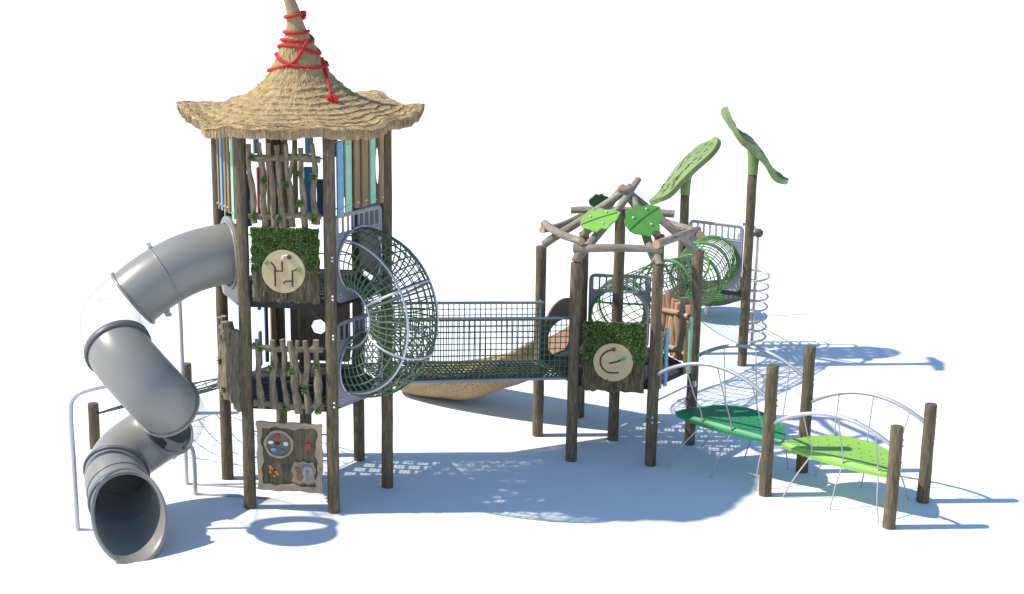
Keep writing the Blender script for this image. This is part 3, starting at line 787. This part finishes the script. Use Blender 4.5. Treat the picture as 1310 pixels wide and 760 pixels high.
# pinkish log panel
pk = MB(); rng = random.Random(31)
for i, u in enumerate((.14, .27, .40, .53, .66, .80)):
    ph = rng.uniform(0, 6)
    pk.tube([gCD.P(u + .022 * math.sin(ph + t * 6), lerp(1.07, 1.86 + .06 * math.sin(i * 2), t), .0) for t in [k / 12 for k in range(13)]], [.06 + .012 * math.sin(t * 8 + ph) for t in [k / 12 for k in range(13)]], 10, wob=.1, seed=i + 400)
po_ = pk.build('log_panel', M['pinkwood'], plat, gCD.P(.5, 1.1))
for z in (1.68, 1.17): MB().tube([gCD.P(lerp(.07, .9, t), z + .04 * math.sin(t * 3 + z), -.055) for t in [k / 8 for k in range(9)]], .036, 10, wob=.12, seed=int(z * 10)).build('rail', M['pinkwood'], po_, gCD.P(.07, z))
# brown arch entry panel towards the stone slide
arch = [(.0, 1.0)] + [(.92, 1.0)] + [(.46 + .46 * math.cos(t), 1.38 + .40 * math.sin(t)) for t in [PI * k / 20 for k in range(21)]]
ah = [(.46 + .35 * math.cos(t), 1.33 + .17 * math.sin(t)) for t in [PI * k / 16 for k in range(17)]] + [(.11, 1.06), (.81, 1.06)]
MB().plate(arch, [ah], gEF.fr(0), .024).build('arch_panel', M['brownpanel'], plat, gEF.P(.5, 1.0))
# log roof
def logm(a, b2, r0, r1, seed, bend=.022, parent=None, name='roof_log'):
    a, b2 = V(a), V(b2); n = 8
    d = (b2 - a); sd = d.cross(UP).normalized()
    rng = random.Random(seed); ph = rng.uniform(0, 6)
    pts = [lerp(a, b2, k / n) + sd * bend * math.sin(k / n * 5 + ph) + UP * bend * .7 * math.sin(k / n * 4 + ph * 2) for k in range(n + 1)]
    MB().tube(pts, [lerp(r0, r1, k / n) for k in range(n + 1)], 12, wob=.07, seed=seed, capmi=1).build(name, [M['log'], M['cut']], parent or plat, a)
apex = V((H2C[0] + .055, H2C[1] - .05, 3.27))
cc = V((*H2C, 0))
rs_ = {}
for i, k in enumerate('ABCDEF'):
    d = (H2[k] - cc).normalized()
    base = cc + d * .97 + UP * (2.63 if k in 'AB' else 2.60)
    tang = V((-d.y, d.x, 0))
    top = apex + tang * .055 - d * (.06 if k != 'A' else .20) + UP * (.10 if k != 'A' else .20) + V((0, 0, .012 * i))
    logm(base, top, .056, .046, 500 + i)
rc = {}
for k in 'ABCDEF':
    d = (H2[k] - cc).normalized(); rc[k] = cc + d * .965 + UP * (2.80 if k in 'AB' else 2.83 if k in 'CF' else 2.86)
for i, (a, b2) in enumerate(zip('ABCDEF', 'BCDEFA')):
    p, q = rc[a], rc[b2]; e = (q - p).normalized(); dz = .05 if i % 2 else -.02
    xt = .2 if i == 3 else .06
    logm(p - e * xt + UP * dz, q + e * xt + UP * dz, .054, .046, 520 + i)
# short stub ends lashed at the near corners
for k, s_ in (('A', 1), ('B', 1)):
    d = (H2[k] - cc).normalized()
    logm(cc + d * 1.03 + UP * 2.62, cc + d * .88 + UP * 2.80, .048, .05, 540 + ord(k), .002)
def leaf_out(L, W, n=28, lob=.12):
    o = []
    for i in range(n + 1):
        t = i / n
        o.append((t * L, W * (math.sin(PI * t ** .75) ** .8) * (1 + lob * math.sin(t * 24))))
    for i in range(n - 1, 0, -1):
        t = i / n
        o.append((t * L, -W * (math.sin(PI * t ** .8) ** .8) * (1 + lob * math.sin(t * 22 + 2))))
    return o
def leaf_panel(c, ex, en, L, W, mt, flip=1):
    ex = V(ex).normalized(); en = V(en).normalized(); ex = (ex - en * ex.dot(en)).normalized(); ey = en.cross(ex)
    o0 = V(c) - ex * L / 2
    mb = MB().plate(leaf_out(L, W), [], (o0, ex, ey, en), .02)
    o = mb.build('leaf_panel', M[mt], plat, c)
    MB().tube([o0 + ex * (L * t) + en * .012 + ey * (.02 * math.sin(t * 3)) for t in (.03, .2, .4, .6, .8, .93)], .007, 6).build('leaf_vein', M['vein'], o)
    bolts(o, [o0 + ex * (L * a) + ey * (W * b2) + en * .01 for a, b2 in ((.3, .45), (.7, .4), (.5, -.5))], en, .014)
leaf_panel((2.30, 18.72, 3.075), (.96, .22, .02), (-.22, -.50, .80), .52, .19, 'leafbright')
leaf_panel((2.835, 18.62, 3.10), (.62, .35, .42), (.10, -.72, .70), .56, .22, 'leafmid')
leaf_panel((2.38, 19.5, 3.155), (.95, -.25, -.16), (-.15, .93, .36), .30, .10, 'leafdeep')

# ================================================================== NET BRIDGE
b0, b1 = (H1['C'] + H1['D']) / 2, (H2['F'] + H2['A']) / 2
br = thing('net_bridge', 'flat net bridge with grey tube rails joining the thatched tower to the log-roofed platform', 'net bridge', tuple((b0 + b1) / 2))
bd = (b1 - b0).normalized(); bs_ = V((bd.y, -bd.x, 0))
BW = .40
def brp(t, side, h, z_off=0): return lerp(b0, b1, t) + bs_ * side + UP * (lerp(1.29, 1.06, t) + h)
def sag(t): return -.05 * math.sin(PI * t)
nm = MB()
for s_ in (-1, 1):
    net(nm, lambda u, v, s_=s_: brp(lerp(.0, 1, u), s_ * (BW + .02 * v), .02 + .77 * v), 34, 10, .0062, su=1, sv=1)
    nm.tube([brp(lerp(0, 1, k / 10), s_ * BW, .02) for k in range(11)], .011, 6)
nm.build('side_net', M['rope'], br, brp(.5, 0, .4))
fl = MB(); net(fl, lambda u, v: brp(u, lerp(-BW, BW, v), .0 + sag(u) * math.sin(PI * v)), 44, 11, .0085, su=1, sv=1)
for k in range(34):
    u = k / 36
    fl.tube([brp(u, -BW, .0), brp(u + .03, 0, sag(u)), brp(u + .06, BW, .0)], .008, 4, caps=False)
fl.build('floor_net', M['rope'], br, brp(.5, 0, 0))
for s_ in (-1, 1):
    MB().tube([brp(.0, s_ * BW, .80), brp(1., s_ * BW, .80)], .019, 10).build('top_rail', M['steelplate'], br, brp(0, s_ * BW, .8))
    MB().tube([brp(.0, s_ * BW, .01), brp(1., s_ * BW, .01)], .02, 10).build('bottom_rail', M['steelplate'], br, brp(0, s_ * BW, 0))
    for t in ((.012,) if s_ > 0 else (.012, .985)):
        MB().tube([brp(t, s_ * (BW + .01), -.0), brp(t, s_ * (BW + .01), .83)], .018, 8).build('end_upright', M['steelplate'], br, brp(t, s_ * BW, 0))
MB().tube([brp(.93, -BW, .0), brp(1.02, -.12, -.02)], .014, 8).build('brace', M['steel'], br, brp(.95, -BW, 0))
MB().tube([brp(.93, BW, .0), brp(1.02, .12, -.02)], .014, 8).build('brace', M['steel'], br, brp(.95, BW, 0))

# ================================================================== STONE-LOOK SLIDE
s0 = (H2['E'] + H2['F']) / 2; sdir = gEF.en; sside = gEF.ex
ss = thing('stone_slide', 'sandy stone-textured trough slide sloping down behind the net bridge', 'slide', tuple(s0 + sdir * 1.3))
Ls = 2.68
def cz(t): return .93 * (1 - t) ** 1.9 + .15 + .04 * t
def cw(t): return .42 + .10 * math.sin(PI * min(1, t * 1.05)) + .10 * t
mb = MB(); NU, NV = 40, 20; outer = []; inner = []
rng = random.Random(8)
for i in range(NU + 1):
    t = i / NU; c = s0 + sdir * (.03 + t * Ls)
    z = cz(t); w = cw(t); endf = 1. if t < .9 else math.sqrt(max(0.02, 1 - ((t - .9) / .1) ** 2 * .8))
    for j in range(NV + 1):
        a = PI * j / NV
        dp = .17 + .10 * math.sin(PI * t)
        bl_ = 1 + .05 * math.sin(a * 5 + t * 9) + .04 * math.sin(t * 17 + a * 3)
        x = -math.cos(a) * w * endf
        hl = .27 * (1 - t * .62)
        zo = z - dp * math.sin(a) * bl_ + hl * (abs(math.cos(a)) ** 2.2)
        outer.append(c + sside * x * (1.04) + UP * max(.004, zo - .02))
        inner.append(c + sside * x * .90 + UP * max(.03, z + .02 - (dp * .55) * math.sin(a) + hl * (abs(math.cos(a)) ** 2.2)))
n1_ = NV + 1; tot = len(outer)
fs = [(i * n1_ + j, i * n1_ + j + 1, (i + 1) * n1_ + j + 1, (i + 1) * n1_ + j) for i in range(NU) for j in range(NV)]
mb.add(outer, fs, 0)
mb.add(inner, [f[::-1] for f in fs[:NV * 11]], 1); mb.add(inner, [f[::-1] for f in fs[NV * 11:]], 0)
for j0 in (0, NV):
    vs = []
    for i in range(NU + 1): vs += [outer[i * n1_ + j0], inner[i * n1_ + j0]]
    mb.add(vs, [(2 * i, 2 * i + 2, 2 * i + 3, 2 * i + 1) for i in range(NU)], 0)
for i0 in (0, NU):
    vs = [outer[i0 * n1_ + j] for j in range(n1_)] + [inner[i0 * n1_ + j] for j in range(n1_)]
    mb.add(vs, [(j, j + 1, n1_ + j + 1, n1_ + j) for j in range(NV)], 0)
mb.build('trough', [M['sand'], M['claytrough']], ss, s0 + sdir * 1.3)

# ================================================================== LEAF PLATFORM
LP, LQ = V((5.0, 22.495, 0)), V((4.12, 23.10, 0))
eL = Edge(LQ, LP); bk = -eL.en
lf = thing('leaf_platform', 'small raised platform with two tall posts topped by curved green leaf canopies', 'play platform', tuple((LP + LQ) / 2 + bk * .45))
LX = V((5.235, 23.55, 0))
post(lf, LP, 2.98, seed=81).build('post', [M['post'], M['post_end']], lf, LP)
post(lf, LQ, 2.60, seed=82).build('post', [M['post'], M['post_end']], lf, LQ)
post(lf, LX, 1.3, seed=83).build('post', [M['post'], M['post_end']], lf, LX)
tri = [LQ, LP, LX]; cen3 = sum(tri, V((0, 0, 0))) / 3
tp = [(lerp(cen3, p, .97) - cen3) for p in tri]
hl_ = []
for i in range(-4, 5):
    for j in range(-4, 5):
        x, y = i * .1, j * .1
        p = V((x, y, 0)); ok = True
        for a, b2 in zip(tp, tp[1:] + tp[:1]):
            e = (b2 - a).normalized()
            if (p - a).dot(V((-e.y, e.x, 0))) < .06: ok = False
        if ok: hl_.append([(x - .02, y - .012), (x + .02, y - .012), (x + .02, y + .012), (x - .02, y + .012)])
mb = MB().plate([(p.x, p.y) for p in tp], hl_, (cen3 + UP * 1.14, V((1, 0, 0)), V((0, 1, 0)), UP), .01)
for a, b2 in zip(tri, tri[1:] + tri[:1]):
    e = Edge(a, b2); mb.box(e.P(e.L / 2, 1.10, -.03), e.ex * (e.L / 2 - .08), e.en * .006, UP * .035)
mb.build('deck', M['deck'], lf, cen3 + UP * 1.14)
tunnel_plate(lf, eL, 1.16, W=(.1, eL.L - .1), hz=.43)
def canopy(posttop, line, rollv, W, name, seed, slots):
    """line: centreline (x, z) of the leaf, width in y"""
    pts = catmull([V((x, 0, z)) for x, z in line], 10); n = len(pts) - 1
    py = posttop.y
    out = leaf_out(1.0, W, 36, .05)
    holes = []
    if slots:
        rr = random.Random(seed)
        for i in range(5):
            for j in range(3):
                x = .17 + .155 * i; y = (-.5 + .5 * j) * W * 1.05 * math.sin(PI * x ** .8)
                a = rr.uniform(.2, .7) * (1 if j > 1 else -1 if j < 1 else 1)
                holes.append([(x + dx * math.cos(a) - dy * math.sin(a) * .8, y + dx * math.sin(a) * .8 + dy * math.cos(a)) for dx, dy in ((-.028, -.008), (.028, -.008), (.034, 0), (.028, .008), (-.028, .008), (-.034, 0))])
    mb = MB()
    grid = [(i / 24, W * (j / 6 - 1)) for i in range(1, 24) for j in range(1, 12)]
    flat = MB().plate(out, holes, (V((0, 0, 0)), V((1, 0, 0)), V((0, 1, 0)), UP), .075, extra=grid)
    def mapp(p):
        t = max(0, min(1, p.x)); k = t * n; i = min(int(k), n - 1); c = lerp(pts[i], pts[i + 1], k - i)
        tg = (pts[min(i + 2, n)] - pts[max(i - 1, 0)]).normalized()
        nr = V((-tg.z, 0, tg.x)); nr = nr if nr.z > 0 else -nr
        y = p.y
        return V((c.x, py + y, c.z)) + nr * (p.z - .5 * y * y * .5 + .01 * math.sin(18 * p.x + 9 * y)) + UP * (rollv * y)
    for f, sm in zip(flat.f, flat.sm): pass
    mb.add([mapp(p) for p in flat.v], flat.f, 0, True, flat.wc)
    mb.sm = [len(f) == 3 for f in flat.f]
    rr = random.Random(seed + 1); mk = mb
    for i in range(26):
        x = rr.uniform(.12, .88); y = rr.uniform(-.75, .75) * W * math.sin(PI * x ** .8) ** .8
        mk.tube([mapp(V((x, y, .042))), mapp(V((x + .025, y + .01, .043))), mapp(V((x + .05, y + rr.uniform(-.03, .03), .042)))], .006, 6, 1)
    return mb.build(name, [M['leafroof'], M['leafroofdark']], lf, posttop)
canopy(LP + UP * 3.3, [(4.54, 3.97), (4.60, 3.80), (4.75, 3.58), (4.98, 3.42), (5.12, 3.26), (5.28, 3.02), (5.44, 2.90), (5.54, 2.87)], .14, .36, 'leaf_canopy', 3, True)
canopy(LQ + UP * 2.9, [(4.60, 3.40), (4.50, 3.30), (4.30, 3.16), (4.10, 2.98), (3.92, 2.72), (3.75, 2.53), (3.58, 2.42)], .12, .34, 'leaf_canopy', 5, True)
MB().tube([LP + UP * 2.97, LP + UP * 3.1, LP + UP * 3.35], [.076, .078, .10], 18).build('leaf_stalk', M['leafroof'], lf, LP + UP * 3)
MB().tube([LQ + UP * 2.55, LQ + UP * 2.7, LQ + UP * 2.93], [.076, .078, .10], 18).build('leaf_stalk', M['leafroof'], lf, LQ + UP * 2.6)

# ================================================================== GREEN CRAWL TUNNEL
q0 = gDE.P(.5, 1.46); q1 = eL.P(eL.L / 2, 1.59)
ctp = catmull([q0 + gDE.en * .02, q0 + gDE.en * .5, lerp(q0, q1, .45) + V((.02, .12, .0)), q1 + eL.en * 1.0 + V((.10, 0, -.12)), q1 + eL.en * .45 + V((.04, 0, -.02)), q1 + eL.en * .02], 10)
gt = thing('net_tunnel', 'bright green hooped net crawl tunnel bending to the leaf platform', 'net tunnel', tuple(V((lerp(q0, q1, .5).x, lerp(q0, q1, .5).y, 0))))
nC = len(ctp) - 1
def gtp(u, v, r=.375):
    k = u * nC; i = min(int(k), nC - 1); c = lerp(ctp[i], ctp[i + 1], k - i)
    t = (ctp[min(i + 2, nC)] - ctp[max(i - 1, 0)]).normalized()
    sd = t.cross(UP).normalized(); up = sd.cross(t)
    return c + (sd * math.cos(2 * PI * v) + up * math.sin(2 * PI * v)) * r
mb = MB(); net(mb, gtp, 34, 20, .008, closed_v=True, su=1, sv=1); mb.build('rope_net', M['rope'], gt, lerp(q0, q1, .5))
for u in (0.0, .22, .42, .62, .80, .985):
    MB().tube([gtp(u, k / 32, .385) for k in range(32)], .019, 8, closed=True).build('hoop', M['ropegreen'], gt, gtp(u, 0))
for ph in (0, .33, .66):
    MB().tube([gtp(k / 40, ph + k / 40 * .8, .39) for k in range(41)], .017, 8).build('spiral_tube', M['ropegreen'], gt, gtp(0, ph))

# ================================================================== CORKSCREW POLE
cp = V((5.385, 23.60, 0))
ck = thing('spiral_pole', 'grey corkscrew climbing pole behind the taller leaf post', 'climbing pole', tuple(cp))
MB().tube(catmull([cp, cp + UP * .8, cp + UP * 1.62, cp + V((-.01, 0, 1.80)), cp + V((-.08, -.08, 1.94)), cp + V((-.30, -.3, 2.04))], 6), .024, 10).build('pole', M['steel'], ck, cp)
hx = [cp + V((.19 * math.cos(2 * PI * k / 24 + 2.6) + .02, .19 * math.sin(2 * PI * k / 24 + 2.6), .06 + .165 * k / 24)) for k in range(24 * 7)]
MB().tube(hx, .016, 8).build('spiral', M['steel'], ck, cp + UP * .06)
bl = []
sph = MB(); n = 14
pt = V((5.20, 22.75, 2.02))
for i in range(9):
    a = -PI / 2 + PI * i / 8; bl.append((math.cos(a), math.sin(a)))
sph.tube([pt + UP * .07 * q[1] for q in bl], [max(.001, .07 * q[0]) for q in bl], n)
sph.tube([pt - V((.18, .22, 0)), pt], .03, 8)
sph.build('ball_joint', M['post_end'], ck, pt)

# ================================================================== STEPPING BRIDGES + POSTS
Pn = {'FR': V((2.967, 18.249, 0)), 'R': V((3.599, 19.024, 0)), 'P1': V((4.198, 17.244, 0)), 'P2': V((4.831, 18.019, 0)), 'P3': V((5.398, 16.266, 0)), 'P4': V((6.03, 17.04, 0))}
nd_ = (Pn['P1'] - Pn['FR']).normalized(); wd = (Pn['R'] - Pn['FR']).normalized()
wp_l = {'P1': 'tall round wooden post on the near side between dark green and lime boards', 'P2': 'tall round wooden post on the far side between dark green and lime boards',
        'P3': 'short round wooden post at the near outer corner of the lime board', 'P4': 'short round wooden post at the far outer corner of the lime board'}
proto = None
for k, h in (('P1', 1.63), ('P2', 1.64), ('P3', 1.215), ('P4', 1.215)):
    if proto is None or k == 'P3':
        t = post(None, Pn[k], h, seed=90 + ord(k[1]), r=.072).build('wooden_post', [M['post'], M['post_end']], None, Pn[k]); proto = t
        d = V((.92, -.1, 0)).normalized()
        bolts(t, [Pn[k] + UP * z + d * .066 for z in (h - .16, h - .23, h - .43, h - .5)], d, .015)
    else:
        t = proto.copy(); col.objects.link(t); t.location = Pn[k]; t.rotation_euler.z = .4
        for ch in proto.children:
            c2 = ch.copy(); col.objects.link(c2); c2.parent = t
    t['label'] = wp_l[k]; t['category'] = 'post'; t['group'] = 'round wooden posts of the stepping bridges'

def stepping(a, b2, wa, zc_, za, zr, zb, mt, label, sh=0.):
    """a,b2 near post line ends; boards hang on cables from two arched rails"""
    L = (b2 - a).length
    c = lerp(a, b2, .5) + wa * .5
    th = thing('stepping_bridge', label, 'stepping bridge', (c.x, c.y, 0), 'stepping bridges between the wooden posts')
    ln = 1.47; w = .37
    out = []
    n = 34
    for i in range(n + 1):
        q = 2 * i / n - 1; out.append((ln / 2 * q, -.22 - .055 * (1 - abs(q) ** 2.2) ** .8))
    for i in range(n - 1, 0, -1):
        q = 2 * i / n - 1; out.append((ln / 2 * q, -.22 + .66 * (1 - abs(q) ** 2.4) ** .66))
    holes = []
    for i in range(9):
        for j in range(5):
            x = (i - 4) * .135 + (.06 if j % 2 else 0); y = (j - 2) * .12 + .1
            if (x / (ln / 2)) ** 2 + ((y + .1) / .5) ** 2 < .8 and y > -.22: holes.append(circle(x, y, .0145, 6))
    def wp(x, y):
        f = -.222 - .008 * (1 - min(1, abs(2 * x / ln)) ** 2)
        return (-.7 * (f - y) - .018 if y < f else 0) + .035 * max(0, y) ** 2 / .16
    grid = [(ln * (i / 36 - .5) * .97, -.36 + .76 * j / 34) for i in range(1, 36) for j in range(1, 34)]
    grid = [(x, y) for x, y in grid if y > -.22 - .055 * (1 - abs(2 * x / ln) ** 2.2) ** .8 + .006 and y < -.22 + .66 * (1 - abs(2 * x / ln) ** 2.4) ** .66 - .008 and all(math.hypot(x - sum(p[0] for p in h) / 6, y - sum(p[1] for p in h) / 6) > .018 for h in holes)]
    o0 = V((c.x, c.y, zc_)) + nd_ * sh
    ex = (nd_ + UP * -.035).normalized(); en = ex.cross(wd).normalized(); en = en if en.z > 0 else -en
    mb = MB().plate(out, holes, (o0, ex, wd, en), .04, mi=0, warp=wp, extra=grid)
    mb.sm = [False] * len(mb.sm)
    mb.build('board', [M[mt]], th, o0)
    for side in (0, 1):
        A_, B_ = a + wa * side, b2 + wa * side
        e = (B_ - A_).normalized()
        def arc(t): return lerp(A_ + e * .06, B_ - e * .06, t) + UP * (lerp(za, zb, t) + 4 * t * (1 - t) * (zr - (za + zb) / 2))
        hr = MB().tube([arc(k / 24) for k in range(25)], .025, 12).build('handrail', M['steel'], th, arc(.5))
        mb2 = MB(); sg = 1 if side == 0 else -1
        for t, ug in ((.25, .13), (.55, .52), (.87, .90)):
            p0 = arc(t)
            x = (t - .5) * L * .86
            qq = min(1, abs(x / (ln / 2)))
            yy = (.22 + .055 * (1 - qq ** 2.2) ** .8 if sg > 0 else -.22 + .66 * (1 - qq ** 2.4) ** .66) - .02
            p1 = o0 + ex * x + wd * (-sg * yy) + en * 0.
            p2 = lerp(A_, B_, ug) + UP * .005 + wa.normalized() * (.06 * sg)
            pts = [p0, lerp(p0, p1, .5), p1, lerp(p1, p2, .5) + (nd_ * .0 + wa.normalized() * (.03 * -sg)), p2]
            MB().tube(catmull(pts, 5), .0085, 6).build('cable', M['cable'], th, p0)
    return th
wa_ = Pn['R'] - Pn['FR']
stepping(Pn['FR'], Pn['P1'], wa_, .63, 1.22, 1.475, 1.235, 'greenboard', 'dark green hanging stepping board under grey arched handrails beside the log-roofed platform', .11)
stepping(Pn['P1'], Pn['P3'], wa_, .555, .935, 1.185, .985, 'limeboard', 'lime green hanging stepping board under grey arched handrails at the outer end')

# ================================================================== SCRAMBLE NET + SHORT POSTS
N1, N2 = V((-4.18, 18.86, 0)), V((-3.17, 20.25, 0))
for p, h, lab in ((N1, .61, 'short round wooden post holding a rope net left of the slide'), (N2, .72, 'short round wooden post partly hidden behind the slide')):
    t = post(None, p, h, r=.07, seed=int(h * 100)).build('wooden_post', [M['post'], M['post_end']], None, p)
    t['label'] = lab; t['category'] = 'post'
sn = thing('climbing_net', 'dark rope climbing net stretched from short posts to the tower', 'climbing net', (-2.9, 19.1, 0))
a0, a1, a2, a3 = N1 + UP * .46, N2 + UP * .42, H1['E'] + UP * 1.20, H1['F'] + UP * 1.24
def snp(u, v): return lerp(lerp(a0, a1, v), lerp(a3, a2, v), u) - UP * .10 * math.sin(PI * u) * math.sin(PI * v) 
mb = MB()
for k in range(-7, 8):
    for dr_ in (1, -1):
        pts = []
        for s_ in range(21):
            u = s_ / 20; v = (u * dr_ + k * .2) + (0 if dr_ > 0 else 1)
            if 0 <= v <= 1: pts.append(snp(u, v))
        if len(pts) > 1: mb.tube(pts, .0075, 5)
for e in ([snp(k / 12, 0) for k in range(13)], [snp(k / 12, 1) for k in range(13)], [snp(0, k / 12) for k in range(13)], [snp(1, k / 12) for k in range(13)]): mb.tube(e, .011, 6)
mb.build('rope_net', M['ropedark'], sn, snp(.5, .5))

# ================================================================== SPINNER BEHIND THE LEAF PLATFORM
sc_ = V((5.0, 25.35, 0))
spn = thing('spinner_disc', 'low green disc half hidden behind the leaf platform', 'spinner', tuple(sc_))
MB().tube([sc_ + UP * z for z in (.36, .38, .42, .44)], [.55, .62, .62, .57], 40).build('disc', M['disc_shaded'], spn, sc_ + UP * .3)
MB().tube([sc_, sc_ + UP * .37], .06, 12).build('pivot', M['steel'], spn, sc_)
MB().tube(catmull([sc_ + V((.5, 0, .36)), sc_ + V((.52, 0, .8)), sc_ + V((.46, .06, 1.2)), sc_ + V((.48, .12, 1.42))], 6), .02, 8).build('pole', M['steel'], spn, sc_ + V((.5, 0, .36)))

rn = thing('net_ramp', 'fine rope net ramp behind the leaf platform leading down to the low green disc', 'climbing net', (4.8, 24.3, 0))
r0, r1, r2, r3 = V((4.35, 23.25, 1.12)), V((5.1, 23.5, 1.12)), V((5.3, 25.0, .42)), V((4.45, 25.05, .42))
def rnp(u, v):
    p = lerp(lerp(r0, r1, v), lerp(r3, r2, v), u)
    return p + V((.14 * math.sin(PI * u) * (1 if v > .5 else .4), 0, -.16 * math.sin(PI * u) - .10 * math.sin(PI * v)))
mb = MB(); net(mb, rnp, 20, 10, .007, su=1, sv=2)
for v in (0, 1): mb.tube([rnp(k / 24, v) for k in range(25)], .012, 6)
mb.build('rope_net', M['ropedark'], rn, rnp(.5, .5))

# ================================================================== LIGHT + CAMERA
w = bpy.data.worlds.new('World'); sc.world = w; w.use_nodes = True
nt = w.node_tree; bg = nt.nodes['Background']
sky = nt.nodes.new('ShaderNodeTexSky'); sky.sky_type = 'NISHITA'; sky.sun_disc = False
el = math.atan2(1.21, 1.09)
sky.sun_elevation = el; sky.sun_rotation = R(270 - 1.3)
sky.air_density = 1.0; sky.dust_density = 0.; sky.ozone_density = 3.4
nt.links.new(sky.outputs[0], bg.inputs[0]); bg.inputs[1].default_value = .148
sd = bpy.data.lights.new('Sun', 'SUN'); sd.energy = 4.4; sd.angle = R(1.1); sd.color = (1, .93, .82)
so = bpy.data.objects.new('Sun', sd); col.objects.link(so)
so.rotation_euler = V((1.088, .028, -1.21)).to_track_quat('-Z', 'Y').to_euler()
so.location = (-8, 17, 10)
cd = bpy.data.cameras.new('Camera'); co = bpy.data.objects.new('Camera', cd); col.objects.link(co)
co.location = (0, 0, 6.9815); co.rotation_euler = (PI / 2 - .2564, 0, 0)
cd.sensor_width = 36; cd.lens = 1962.82 / 1310 * 36; cd.shift_x = 123.08 / 1310
cd.clip_end = 6000; cd.clip_start = .1
sc.camera = co
sc.view_settings.view_transform = 'Standard'; sc.view_settings.look = 'None'
sc.view_settings.exposure = .45; sc.view_settings.gamma = 1
